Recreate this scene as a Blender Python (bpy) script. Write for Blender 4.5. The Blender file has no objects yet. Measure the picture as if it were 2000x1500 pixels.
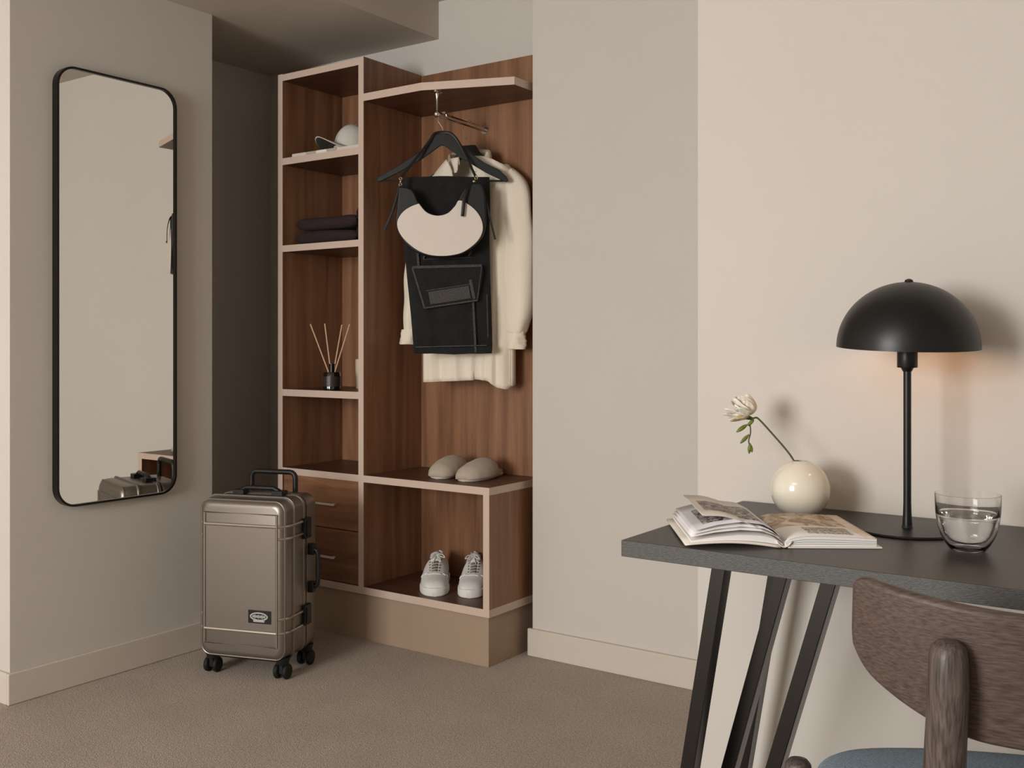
import bpy, bmesh, math, random
from math import sin, cos, pi, radians, sqrt, atan2
from mathutils import Vector, Matrix

random.seed(7)
SC = bpy.context.scene
COL = SC.collection

# ------------------------------------------------------------------ camera, world, lights, exposure
cam_d = bpy.data.cameras.new('camera'); cam = bpy.data.objects.new('camera', cam_d); COL.objects.link(cam)
cam.location = (0, 0, 1.08); cam.rotation_euler = (radians(90), 0, radians(35.05))
cam_d.sensor_width = 36; cam_d.lens = 36; cam_d.shift_y = -0.04; cam_d.clip_start = .05
SC.camera = cam

world = bpy.data.worlds.new('world'); SC.world = world; world.use_nodes = True
bg = world.node_tree.nodes['Background']; bg.inputs[0].default_value = (.95, .97, 1, 1); bg.inputs[1].default_value = .6


def area(name, loc, target, sx, sy, power, col):
    l = bpy.data.lights.new(name, 'AREA'); l.shape = 'RECTANGLE'; l.size = sx; l.size_y = sy; l.energy = power; l.color = col
    o = bpy.data.objects.new(name, l); COL.objects.link(o); o.location = loc
    o.rotation_euler = (Vector(target) - Vector(loc)).to_track_quat('-Z', 'Y').to_euler(); return o


# daylight entering through the window in the rear wall, and an added overhead fill without a fixture
area('window_daylight', (-1.85, -3.15, 1.50), (-1.7, 2.5, 1.15), 1.5, 1.4, 156, (1, .99, .975))
area('ceiling_fill_light', (-.9, -1.3, 2.37), (-.9, -1.3, 0), 1.1, 1.1, 19, (1, .96, .91))

SC.view_settings.view_transform = 'Standard'; SC.view_settings.look = 'None'
SC.view_settings.exposure = 0.0; SC.view_settings.gamma = 1.0; SC.view_settings.use_curve_mapping = False


# ------------------------------------------------------------------ materials
def lin(c):
    return tuple((x / 255 / 12.92 if x / 255 <= .04045 else ((x / 255 + .055) / 1.055) ** 2.4) for x in c) + (1,)


def mat(name, col, rough=.6, metal=0, spec=.5, bump=0, bscale=200, var=0, vscale=20, col2=None, stretch=None, coat=0, sheen=0,
        trans=0, ior=1.45, detail=4, emis=None, estr=0, sss=0):
    m = bpy.data.materials.new(name); m.use_nodes = True; nt = m.node_tree; b = nt.nodes['Principled BSDF']
    b.inputs['Base Color'].default_value = lin(col); b.inputs['Roughness'].default_value = rough
    b.inputs['Metallic'].default_value = metal; b.inputs['Specular IOR Level'].default_value = spec
    b.inputs['Coat Weight'].default_value = coat; b.inputs['Sheen Weight'].default_value = sheen
    b.inputs['Transmission Weight'].default_value = trans; b.inputs['IOR'].default_value = ior
    b.inputs['Subsurface Weight'].default_value = sss
    if sss: b.inputs['Subsurface Radius'].default_value = (.01, .008, .005)
    if emis: b.inputs['Emission Color'].default_value = lin(emis); b.inputs['Emission Strength'].default_value = estr
    tc = nt.nodes.new('ShaderNodeTexCoord'); src = tc.outputs['Object']
    if stretch:
        mp = nt.nodes.new('ShaderNodeMapping'); mp.inputs['Scale'].default_value = stretch
        nt.links.new(src, mp.inputs['Vector']); src = mp.outputs['Vector']
    if var or col2:
        n = nt.nodes.new('ShaderNodeTexNoise'); n.inputs['Scale'].default_value = vscale; n.inputs['Detail'].default_value = detail
        nt.links.new(src, n.inputs['Vector'])
        r = nt.nodes.new('ShaderNodeValToRGB'); nt.links.new(n.outputs['Fac'], r.inputs['Fac'])
        a = lin(col); c2 = lin(col2) if col2 else tuple(x * (1 - var) for x in a[:3]) + (1,)
        r.color_ramp.elements[0].position = .3; r.color_ramp.elements[1].position = .7
        r.color_ramp.elements[0].color = c2; r.color_ramp.elements[1].color = a
        nt.links.new(r.outputs['Color'], b.inputs['Base Color'])
    if bump:
        n2 = nt.nodes.new('ShaderNodeTexNoise'); n2.inputs['Scale'].default_value = bscale; n2.inputs['Detail'].default_value = 3
        nt.links.new(src, n2.inputs['Vector'])
        bp = nt.nodes.new('ShaderNodeBump'); bp.inputs['Strength'].default_value = bump; bp.inputs['Distance'].default_value = .002
        nt.links.new(n2.outputs['Fac'], bp.inputs['Height']); nt.links.new(bp.outputs['Normal'], b.inputs['Normal'])
    return m


def walnut(name, stretch, dark=(104, 71, 49), mid=(138, 97, 69), light=(162, 119, 88)):
    m = bpy.data.materials.new(name); m.use_nodes = True; nt = m.node_tree; b = nt.nodes['Principled BSDF']
    b.inputs['Roughness'].default_value = .42
    tc = nt.nodes.new('ShaderNodeTexCoord'); mp = nt.nodes.new('ShaderNodeMapping'); mp.inputs['Scale'].default_value = stretch
    nt.links.new(tc.outputs['Object'], mp.inputs['Vector'])
    n = nt.nodes.new('ShaderNodeTexNoise'); n.inputs['Scale'].default_value = 1; n.inputs['Detail'].default_value = 6
    n.inputs['Distortion'].default_value = .6; nt.links.new(mp.outputs['Vector'], n.inputs['Vector'])
    r = nt.nodes.new('ShaderNodeValToRGB'); nt.links.new(n.outputs['Fac'], r.inputs['Fac'])
    r.color_ramp.elements[0].position = .25; r.color_ramp.elements[0].color = lin(dark)
    r.color_ramp.elements[1].position = .78; r.color_ramp.elements[1].color = lin(light)
    e = r.color_ramp.elements.new(.5); e.color = lin(mid)
    mp2 = nt.nodes.new('ShaderNodeMapping'); mp2.inputs['Scale'].default_value = tuple(s * 9 for s in stretch)
    nt.links.new(tc.outputs['Object'], mp2.inputs['Vector'])
    n2 = nt.nodes.new('ShaderNodeTexNoise'); n2.inputs['Scale'].default_value = 1; n2.inputs['Detail'].default_value = 3
    nt.links.new(mp2.outputs['Vector'], n2.inputs['Vector'])
    mr = nt.nodes.new('ShaderNodeMapRange'); mr.inputs['To Min'].default_value = .78; mr.inputs['To Max'].default_value = 1.2
    nt.links.new(n2.outputs['Fac'], mr.inputs['Value'])
    mx = nt.nodes.new('ShaderNodeMix'); mx.data_type = 'RGBA'; mx.blend_type = 'MULTIPLY'; mx.inputs['Factor'].default_value = 1
    nt.links.new(r.outputs['Color'], mx.inputs['A']); nt.links.new(mr.outputs['Result'], mx.inputs['B'])
    nt.links.new(mx.outputs['Result'], b.inputs['Base Color'])
    return m


M = {}
M['paint'] = mat('wall_paint', (211, 205, 197), .85, bump=.12, bscale=160, var=.03, vscale=2)
M['soffit'] = mat('ceiling_paint', (200, 191, 179), .9, bump=.1, bscale=160)
M['trim'] = mat('trim_paint', (210, 200, 188), .55, bump=.03, bscale=60)
M['walnut'] = walnut('walnut_veneer', (22, 22, 1.1))
M['walnut_h'] = walnut('walnut_drawer_veneer', (1.6, 20, 22))
M['walnut_y'] = walnut('walnut_shelf_veneer', (1.6, 22, 22), (70, 44, 31), (92, 60, 43), (110, 74, 54))
M['edge'] = mat('taupe_edge_band', (208, 186, 170), .5, bump=.03, bscale=90)
M['plinth'] = mat('plinth_laminate', (168, 146, 124), .5, var=.04, vscale=6)
M['black_metal'] = mat('black_powder_coat', (22, 21, 21), .38, spec=.5, bump=.04, bscale=700)
M['frame_metal'] = mat('dark_frame_metal', (52, 48, 46), .28, metal=.85)
M['mirror'] = mat('mirror_glass', (240, 239, 235), .01, metal=1)
M['desk'] = mat('black_desk_laminate', (50, 46, 43), .36, spec=.5, bump=.10, bscale=900, var=.06, vscale=60, stretch=(1, 6, 6))
M['desk_edge_lit'] = mat('black_desk_edge_lit', (90, 90, 87), .5, bump=.35, bscale=260, col2=(70, 70, 68), vscale=160, stretch=(1, 1, 2.5))  # light falling on the black edges is put into this paler grey
M['leg_metal'] = mat('desk_leg_metal', (9, 9, 9), .2, spec=.9)
M['case'] = mat('gunmetal_shell', (146, 138, 130), .38, metal=.8, var=.08, vscale=3, bump=.05, bscale=120, stretch=(1, 1, .15))
M['case_ridge'] = mat('gunmetal_ridge', (190, 180, 170), .28, metal=.85)
M['black_plastic'] = mat('black_plastic', (24, 24, 24), .42)
M['rubber'] = mat('rubber', (18, 18, 18), .65)
M['chrome'] = mat('chrome', (215, 210, 205), .12, metal=1)
M['satin'] = mat('satin_metal', (236, 230, 224), .4, metal=.4)
M['gold'] = mat('pale_gold', (226, 212, 184), .2, metal=1)
M['hanger'] = mat('black_hanger_wood', (27, 28, 28), .5)
M['denim'] = mat('black_denim', (30, 30, 30), .9, bump=.6, bscale=900, col2=(19, 19, 20), vscale=30, sheen=.05)
M['stitch'] = mat('grey_seam', (92, 89, 86), .9, bump=.8, bscale=500, col2=(50, 49, 48), vscale=260)
M['leather'] = mat('black_leather', (17, 18, 19), .42, bump=.2, bscale=500)
M['cream_leather'] = mat('cream_leather', (226, 215, 203), .6, bump=.12, bscale=500)
M['jacket'] = mat('cream_cotton', (244, 233, 214), .9, bump=.4, bscale=500, sheen=.1, var=.03, vscale=9)
M['white_fabric'] = mat('white_cotton', (222, 216, 206), .9, bump=.3, bscale=600)
M['brim_under'] = mat('cap_brim_underside', (70, 66, 58), .9, bump=.3, bscale=600)
M['dark_knit'] = mat('dark_knit', (52, 38, 38), .95, bump=.7, bscale=350, var=.25, vscale=40)
M['black_cloth'] = mat('black_cloth', (20, 19, 20), .95, bump=.4, bscale=400)
M['slipper'] = mat('beige_terry', (192, 178, 160), .95, bump=.8, bscale=600, sheen=.15)
M['slipper_sole'] = mat('slipper_sole', (206, 194, 178), .8)
M['shoe'] = mat('white_leather', (232, 230, 226), .5, bump=.08, bscale=300)
M['shoe_sole'] = mat('white_rubber_sole', (236, 233, 226), .55)
M['shoe_dark'] = mat('shoe_lining', (128, 118, 106), .9)
M['lace'] = mat('shoe_lace', (226, 224, 218), .85, bump=.5, bscale=900)
M['eyelet'] = mat('dark_eyelet', (70, 66, 62), .6)
M['smoke_glass'] = mat('smoked_glass_bottle', (24, 19, 17), .08, spec=.8, coat=.6)
M['reed'] = mat('reed_wood', (214, 180, 148), .7)
M['candle'] = mat('cream_candle', (226, 208, 180), .5, sss=.2)
M['vase'] = mat('ivory_ceramic', (238, 232, 215), .16, coat=.5, sss=.05)
M['petal'] = mat('white_petal', (246, 240, 228), .6, sss=.3, var=.06, vscale=120)
M['petal_base'] = mat('petal_base', (226, 206, 140), .6, sss=.2)
M['stem'] = mat('flower_stem', (74, 82, 34), .5, var=.2, vscale=200)
M['bud'] = mat('flower_bud', (128, 142, 56), .5, col2=(86, 98, 38), vscale=160)
M['paper'] = mat('book_paper', (244, 241, 238), .75)
M['cover'] = mat('book_cover', (240, 232, 220), .5)
M['glass'] = mat('clear_glass', (255, 255, 255), 0.0, trans=1, ior=1.46)
M['water'] = mat('water', (255, 255, 255), 0.0, trans=1, ior=1.33)
M['chair_wood'] = mat('dark_stained_oak', (104, 88, 80), .5, col2=(66, 54, 49), vscale=14, stretch=(2.2, 14, 34), bump=.15, bscale=20, detail=10)
M['post_wood'] = mat('dark_stained_oak_post', (108, 96, 90), .42, col2=(58, 49, 45), vscale=11, stretch=(30, 30, 1.2), bump=.15, bscale=12, detail=6)
M['seat_cloth'] = mat('blue_grey_wool', (152, 172, 188), .95, bump=.7, bscale=700, col2=(112, 134, 152), vscale=320, sheen=.1)
M['badge_white'] = mat('badge_print', (188, 186, 180), .5)
M['bulb'] = mat('warm_bulb', (255, 220, 170), .4, emis=(255, 178, 104), estr=20)
M['shade_inside'] = mat('shade_inside', (40, 36, 32), .5)
M['plate'] = mat('white_plastic', (226, 224, 218), .4)

# carpet: twisted loop pile relief
cm = bpy.data.materials.new('beige_carpet'); cm.use_nodes = True; nt = cm.node_tree; b = nt.nodes['Principled BSDF']
b.inputs['Roughness'].default_value = .95; b.inputs['Sheen Weight'].default_value = .15
tc = nt.nodes.new('ShaderNodeTexCoord')
v = nt.nodes.new('ShaderNodeTexVoronoi'); v.inputs['Scale'].default_value = 330; v.inputs['Randomness'].default_value = 1
n = nt.nodes.new('ShaderNodeTexNoise'); n.inputs['Scale'].default_value = 150; n.inputs['Detail'].default_value = 6; n.inputs['Roughness'].default_value = .7
n3 = nt.nodes.new('ShaderNodeTexNoise'); n3.inputs['Scale'].default_value = 5; n3.inputs['Detail'].default_value = 4
for q in (v, n, n3): nt.links.new(tc.outputs['Object'], q.inputs['Vector'])
r = nt.nodes.new('ShaderNodeValToRGB'); r.color_ramp.elements[0].position = .32; r.color_ramp.elements[1].position = .68
r.color_ramp.elements[0].color = lin((148, 131, 116)); r.color_ramp.elements[1].color = lin((204, 188, 172))
nt.links.new(n.outputs['Fac'], r.inputs['Fac'])
mr = nt.nodes.new('ShaderNodeMapRange'); mr.inputs['To Min'].default_value = .82; mr.inputs['To Max'].default_value = 1.12
nt.links.new(n3.outputs['Fac'], mr.inputs['Value'])
mx = nt.nodes.new('ShaderNodeMix'); mx.data_type = 'RGBA'; mx.blend_type = 'MULTIPLY'; mx.inputs['Factor'].default_value = 1
nt.links.new(r.outputs['Color'], mx.inputs['A']); nt.links.new(mr.outputs['Result'], mx.inputs['B'])
nt.links.new(mx.outputs['Result'], b.inputs['Base Color'])
ad = nt.nodes.new('ShaderNodeMath'); ad.operation = 'ADD'; nt.links.new(n.outputs['Fac'], ad.inputs[0]); nt.links.new(v.outputs['Distance'], ad.inputs[1])
bp = nt.nodes.new('ShaderNodeBump'); bp.inputs['Strength'].default_value = .7; bp.inputs['Distance'].default_value = .004
nt.links.new(ad.outputs[0], bp.inputs['Height']); nt.links.new(bp.outputs['Normal'], b.inputs['Normal'])
M['carpet'] = cm


def print_mat(name, rects, paper=(238, 234, 230)):
    """paper with printed pictures: rects = (u0,u1,v0,v1,dark,light,scale)"""
    m = bpy.data.materials.new(name); m.use_nodes = True; nt = m.node_tree; b = nt.nodes['Principled BSDF']
    b.inputs['Roughness'].default_value = .5
    uv = nt.nodes.new('ShaderNodeTexCoord'); sp = nt.nodes.new('ShaderNodeSeparateXYZ'); nt.links.new(uv.outputs['UV'], sp.inputs[0])
    rgb = nt.nodes.new('ShaderNodeRGB'); rgb.outputs[0].default_value = lin(paper); cur = rgb.outputs[0]

    def cmp_(a, op, val):
        k = nt.nodes.new('ShaderNodeMath'); k.operation = op; nt.links.new(a, k.inputs[0]); k.inputs[1].default_value = val; return k.outputs[0]

    def mul(a, c):
        k = nt.nodes.new('ShaderNodeMath'); k.operation = 'MULTIPLY'; nt.links.new(a, k.inputs[0]); nt.links.new(c, k.inputs[1]); return k.outputs[0]
    for (u0, u1, v0, v1, dk, lt, scl) in rects:
        k = mul(mul(cmp_(sp.outputs[0], 'GREATER_THAN', u0), cmp_(sp.outputs[0], 'LESS_THAN', u1)),
                mul(cmp_(sp.outputs[1], 'GREATER_THAN', v0), cmp_(sp.outputs[1], 'LESS_THAN', v1)))
        n = nt.nodes.new('ShaderNodeTexNoise'); n.inputs['Scale'].default_value = scl; n.inputs['Detail'].default_value = 5; n.inputs['Distortion'].default_value = 1.2
        nt.links.new(uv.outputs['UV'], n.inputs['Vector'])
        r = nt.nodes.new('ShaderNodeValToRGB'); nt.links.new(n.outputs['Fac'], r.inputs['Fac'])
        r.color_ramp.elements[0].position = .38; r.color_ramp.elements[1].position = .62
        r.color_ramp.elements[0].color = lin(dk); r.color_ramp.elements[1].color = lin(lt)
        x = nt.nodes.new('ShaderNodeMix'); x.data_type = 'RGBA'
        nt.links.new(k, x.inputs['Factor']); nt.links.new(cur, x.inputs['A']); nt.links.new(r.outputs['Color'], x.inputs['B']); cur = x.outputs['Result']
    nt.links.new(cur, b.inputs['Base Color'])
    return m


# ------------------------------------------------------------------ mesh helpers
class MB:
    def __init__(s): s.v = []; s.f = []; s.m = []; s.uv = {}

    def add(s, vs, fs, m=0):
        o = len(s.v); s.v += [tuple(x) for x in vs]; s.f += [tuple(i + o for i in f) for f in fs]; s.m += [m] * len(fs); return s

    def box(s, x0, x1, y0, y1, z0, z1, m=0):
        vs = [(x, y, z) for z in (z0, z1) for y in (y0, y1) for x in (x0, x1)]
        return s.add(vs, [(0, 2, 3, 1), (4, 5, 7, 6), (0, 1, 5, 4), (2, 6, 7, 3), (0, 4, 6, 2), (1, 3, 7, 5)], m)

    def rings(s, rings, closed=False, cap=True, m=0):
        n = len(rings[0]); vs = [p for r in rings for p in r]; fs = []
        k = len(rings)
        for i in range(k if closed else k - 1):
            a = i * n; b_ = ((i + 1) % k) * n
            for j in range(n): fs.append((a + j, a + (j + 1) % n, b_ + (j + 1) % n, b_ + j))
        if cap and not closed: fs.append(tuple(range(n))[::-1]); fs.append(tuple(range((k - 1) * n, k * n)))
        return s.add(vs, fs, m)

    def lathe(s, prof, n=32, c=(0, 0, 0), m=0, closed=False):
        rs = [[(c[0] + max(r_, 1e-5) * cos(2 * pi * j / n), c[1] + max(r_, 1e-5) * sin(2 * pi * j / n), c[2] + z_) for j in range(n)] for r_, z_ in prof]
        return s.rings(rs, closed=closed, cap=not closed, m=m)

    def tube(s, path, r, n=10, closed=False, m=0, flat=None):
        """round tube along a path; flat=(w,t,up) makes a ribbon of width w and thickness t"""
        P = [Vector(p) for p in path]; k = len(P); rs = []; prev = None
        for i in range(k):
            if closed: t = P[(i + 1) % k] - P[i - 1]
            else: t = P[min(i + 1, k - 1)] - P[max(i - 1, 0)]
            t.normalize()
            if prev is None:
                up = Vector((0, 0, 1)) if abs(t.z) < .9 else Vector((0, 1, 0))
                if flat: up = Vector(flat[2])
                a = (up - t * up.dot(t)).normalized()
            else:
                a = Vector(flat[2]) if flat else prev
                a = (a - t * a.dot(t)).normalized()
            prev = a; b_ = t.cross(a)
            rr = r[i] if isinstance(r, (list, tuple)) else r
            if flat:
                w, th = flat[0] / 2, flat[1] / 2
                rs.append([P[i] + b_ * x * w + a * y * th for x, y in ((1, .5), (.8, 1), (-.8, 1), (-1, .5), (-1, -.5), (-.8, -1), (.8, -1), (1, -.5))])
            else: rs.append([P[i] + (a * cos(2 * pi * j / n) + b_ * sin(2 * pi * j / n)) * rr for j in range(n)])
        return s.rings(rs, closed=closed, m=m)

    def prism(s, pts, y0, y1, m=0):
        """polygon in x,z extruded in y"""
        n = len(pts); vs = [(x, y0, z) for x, z in pts] + [(x, y1, z) for x, z in pts]
        fs = [tuple(range(n)), tuple(range(n, 2 * n))[::-1]] + [(i, i + n, (i + 1) % n + n, (i + 1) % n) for i in range(n)]
        return s.add(vs, fs, m)

    def prismz(s, pts, z0, z1, m=0):
        n = len(pts); vs = [(x, y, z0) for x, y in pts] + [(x, y, z1) for x, y in pts]
        fs = [tuple(range(n))[::-1], tuple(range(n, 2 * n))] + [(i, (i + 1) % n, (i + 1) % n + n, i + n) for i in range(n)]
        return s.add(vs, fs, m)

    def grid(s, fn, nu, nv, m=0, uv=True):
        o = len(s.v); vs = [fn(i / nu, j / nv) for j in range(nv + 1) for i in range(nu + 1)]
        fs = [(j * (nu + 1) + i, j * (nu + 1) + i + 1, (j + 1) * (nu + 1) + i + 1, (j + 1) * (nu + 1) + i) for j in range(nv) for i in range(nu)]
        for j in range(nv + 1):
            for i in range(nu + 1): s.uv[o + j * (nu + 1) + i] = (i / nu, j / nv)
        return s.add(vs, fs, m)

    def sphere(s, c, rx, ry=None, rz=None, n=16, m=0):
        ry = ry or rx; rz = rz or rx
        rs = [[(c[0] + rx * sin(a) * cos(2 * pi * j / n), c[1] + ry * sin(a) * sin(2 * pi * j / n), c[2] - rz * cos(a)) for j in range(n)]
              for a in [max(1e-3, pi * i / (n // 2)) if i < n // 2 else pi - 1e-3 for i in range(n // 2 + 1)]]
        return s.rings(rs, m=m)


def obj(name, mb, mats, parent=None, smooth=40, bevel=0, seg=2, solid=0, sub=0, label=None, loc=None, rot=None, off=0):
    me = bpy.data.meshes.new(name); me.from_pydata(mb.v, [], mb.f); me.validate(clean_customdata=False)
    if not isinstance(mats, (list, tuple)): mats = [mats]
    for q in mats: me.materials.append(q)
    if len(me.polygons) == len(mb.m):
        me.polygons.foreach_set('material_index', mb.m)
    if mb.uv:
        ul = me.uv_layers.new(name='uv')
        for lp in me.loops: ul.data[lp.index].uv = mb.uv.get(lp.vertex_index, (0, 0))
    bm = bmesh.new(); bm.from_mesh(me)
    if not solid: bmesh.ops.recalc_face_normals(bm, faces=bm.faces)
    bm.to_mesh(me); bm.free()
    if smooth:
        me.polygons.foreach_set('use_smooth', [True] * len(me.polygons)); me.set_sharp_from_angle(angle=radians(smooth))
    o = bpy.data.objects.new(name, me); COL.objects.link(o)
    if parent: o.parent = parent
    if loc: o.location = loc
    if rot: o.rotation_euler = rot
    if solid: k = o.modifiers.new('solid', 'SOLIDIFY'); k.thickness = solid; k.offset = off
    if sub: k = o.modifiers.new('sub', 'SUBSURF'); k.levels = sub; k.render_levels = sub
    if bevel:
        k = o.modifiers.new('bevel', 'BEVEL'); k.width = bevel; k.segments = seg; k.limit_method = 'ANGLE'; k.angle_limit = radians(35)
        k.harden_normals = bool(smooth)
    if label: o['label'] = label
    return o


def thing(name, label, cat, loc=(0, 0, 0), rotz=0, group=None):
    o = bpy.data.objects.new(name, None); COL.objects.link(o); o.location = loc; o.rotation_euler = (0, 0, rotz)
    o.empty_display_size = .05
    o['label'] = label; o['category'] = cat
    if group: o['group'] = group
    return o


def tag(o, label, cat, group=None):
    o['label'] = label; o['category'] = cat
    if group: o['group'] = group
    return o


def struct(name, mb, mats, label, parent=None, **k):
    o = obj(name, mb, mats, parent, **k); o['kind'] = 'structure'; o['label'] = label; return o


def arc(cx, cy, r, a0, a1, n):
    return [(cx + r * cos(a0 + (a1 - a0) * i / n), cy + r * sin(a0 + (a1 - a0) * i / n)) for i in range(n + 1)]


def rrect(w, h, r, n=5, cx=0, cy=0):
    """rounded rectangle, half sizes w,h"""
    p = []
    for (sx, sy, a) in ((1, 1, 0), (-1, 1, pi / 2), (-1, -1, pi), (1, -1, 3 * pi / 2)):
        p += arc(cx + sx * (w - r), cy + sy * (h - r), r, a, a + pi / 2, n)
    return p


def interp(t, xs, ys):
    if t <= xs[0]: return ys[0]
    for i in range(len(xs) - 1):
        if t <= xs[i + 1]: return ys[i] + (ys[i + 1] - ys[i]) * (t - xs[i]) / (xs[i + 1] - xs[i])
    return ys[-1]


def smoothpath(pts, n=6):
    """Catmull-Rom through points"""
    P = [Vector(p) for p in pts]; out = []
    for i in range(len(P) - 1):
        a, b_, c, d = P[max(i - 1, 0)], P[i], P[i + 1], P[min(i + 2, len(P) - 1)]
        for k in range(n):
            t = k / n
            out.append(.5 * ((2 * b_) + (c - a) * t + (2 * a - 5 * b_ + 4 * c - d) * t * t + (3 * b_ - a - 3 * c + d) * t ** 3))
    out.append(P[-1]); return out


# ------------------------------------------------------------------ room shell
CEIL = 2.40
struct('floor', MB().box(-4.6, 2.5, -3.5, 3.3, -.06, 0), M['carpet'], 'beige short-pile carpet over the whole floor')
struct('ceiling', MB().box(-4.6, 2.5, -3.5, 3.3, CEIL, CEIL + .06), M['soffit'], 'pale ceiling')
struct('trim_1', MB().box(-4.0, -2.507, -3.4, 3.08, 2.255, CEIL), M['soffit'], 'boxed soffit dropped below the ceiling along the left')
struct('wall_left', MB().box(-3.95, -2.985, 1.643, 2.385, 0, 2.255), M['paint'], 'greige wall pier carrying the tall mirror')
struct('wall_alcove', MB().box(-4.0, -3.46, 2.385, 3.08, 0, 2.255), M['paint'], 'shadowed side wall of the alcove behind the mirror pier')
struct('wall_back', MB().box(-4.0, -1.975, 3.08, 3.2, 0, CEIL), M['paint'], 'greige wall behind the open wardrobe')
struct('wall_far', MB().box(-1.975, -.941, 2.94, 3.2, 0, CEIL), M['paint'], 'plain greige wall between the wardrobe and the desk')
struct('wall_desk', MB().box(-.941, 2.4, 2.04, 3.2, 0, CEIL), M['paint'], 'bright plain wall behind the desk and lamp')
struct('wall_right', MB().box(2.4, 2.5, -3.5, 2.04, 0, CEIL), M['paint'], 'plain wall at the right end of the room')
struct('wall_entry', MB().box(-4.1, -4.0, -3.4, 3.08, 0, CEIL), M['paint'], 'wall at the far left of the entry')
rw = MB()
rw.box(-4.1, -2.5, -3.4, -3.3, 0, CEIL); rw.box(-1.0, 2.4, -3.4, -3.3, 0, CEIL); rw.box(-2.5, -1.0, -3.4, -3.3, 0, .75); rw.box(-2.5, -1.0, -3.4, -3.3, 2.15, CEIL)
struct('wall_rear', rw, M['paint'], 'wall behind the camera with the window opening')
wf = MB()
wf.box(-2.5, -2.45, -3.39, -3.33, .75, 2.15); wf.box(-1.05, -1.0, -3.39, -3.33, .75, 2.15); wf.box(-2.45, -1.05, -3.39, -3.33, .75, .8); wf.box(-2.45, -1.05, -3.39, -3.33, 2.1, 2.15)
wf.box(-1.77, -1.73, -3.39, -3.33, .8, 2.1)
struct('window_1', wf, M['trim'], 'window frame in the wall behind the camera', bevel=.003)


def skirt(name, x0, x1, y0, y1, label, h=.095):
    struct(name, MB().box(x0, x1, y0, y1, 0, h), M['trim'], label, bevel=.004, seg=2)


skirt('baseboard_left', -2.985, -2.972, 1.631, 2.385, 'painted skirting under the mirror wall')
skirt('baseboard_entry', -3.9, -2.985, 1.631, 1.643, 'painted skirting round the near side of the mirror pier')
skirt('baseboard_far', -1.989, -.941, 2.926, 2.94, 'painted skirting between wardrobe and desk wall')
skirt('baseboard_desk', -.953, 2.4, 2.028, 2.04, 'painted skirting on the desk wall')
skirt('baseboard_alcove', -3.46, -3.448, 2.385, 3.08, 'skirting in the shadowed alcove')

# ------------------------------------------------------------------ wardrobe
YF, YB = 2.732, 3.058
XL, XT, XR = -3.026, -2.575, -2.008      # tower left, tower right, bench right
T = .025
wd = thing('open_wardrobe', 'walnut and taupe open wardrobe with shelf tower, low bench and two drawers', 'wardrobe', (XL, YF, 0))


def board(name, x0, x1, y0, y1, z0, z1, wood, edge_side=False, label=None):
    """board with taupe banding on its front (and optionally right) edge"""
    e = .0015; mb = MB(); a, b_, c, d = x0 - XL, x1 - XL, y0 - YF, y1 - YF
    mb.box(a, b_, c + e, d, z0, z1, 0); mb.box(a, b_, c, c + e, z0, z1, 1)
    if edge_side: mb.box(b_, b_ + e, c, d, z0, z1, 1)
    return obj(name, mb, [wood, M['edge']], wd, smooth=0, label=label)


board('side_panel', XL, XL + T, YF, YB, .195, 2.12, M['walnut'])
board('side_panel', XT - T, XT, YF, YB, .195, 2.12, M['walnut'])
for z0, z1, nm in ((2.093, 2.118, 'top_panel'), (1.768, 1.794, 'shelf'), (1.432, 1.457, 'shelf'), (.876, .902, 'shelf')):
    board(nm, XL + T, XT - T, YF, YB, z0, z1, M['walnut_y'])
board('bench_top', XL + T, XR - .0015, YF - .001, YB, .575, .6, M['walnut_y'], True)
board('bottom_panel', XL, XR - .0015, YF - .001, YB, .169, .195, M['walnut_y'], True)
board('end_panel', XR - T - .001, XR - .001, YF, YB, .195, .575, M['walnut'], label='bench end panel of greyed walnut')
obj('back_panel', MB().box(0, 1.05, YB - YF, YB - YF + .016, .169, 2.117), M['walnut'], wd, smooth=0)
pl = MB().box(.02, XR - XL - .012, .012, YB - YF, 0, .169)
obj('plinth', pl, M['plinth'], wd, smooth=0, bevel=.001, label='plain taupe plinth board')
# hat shelf with an angled front and right-hand return
pts = [(XT, YF), (-2.302, YF), (-1.99, 2.851), (-1.992, YB), (XT, YB)]
pts = [(x - XL, y - YF) for x, y in pts]
hs = MB().prismz(pts, 1.958, 1.985, 0)
hs.m = [0, 0, 1, 1, 1, 0, 0]
obj('hat_shelf', hs, [M['walnut_y'], M['edge']], wd, smooth=0, label='hat shelf with an angled front edge')
for z0, z1 in ((.196, .3885), (.3915, .574)):
    d = obj('drawer', MB().box(.028, XT - T - XL - .003, .004, .024, z0, z1), M['walnut_h'], wd, smooth=30, bevel=.0015)
    zc = z0 + .09
    hb = MB().box(.15, .315, -.016, -.010, zc - .004, zc + .004); hb.box(.16, .168, -.011, .005, zc - .003, zc + .003); hb.box(.297, .305, -.011, .005, zc - .003, zc + .003)
    obj('handle', hb, M['satin'], d, smooth=30, bevel=.001, label='slim satin metal bar handle')
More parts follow.
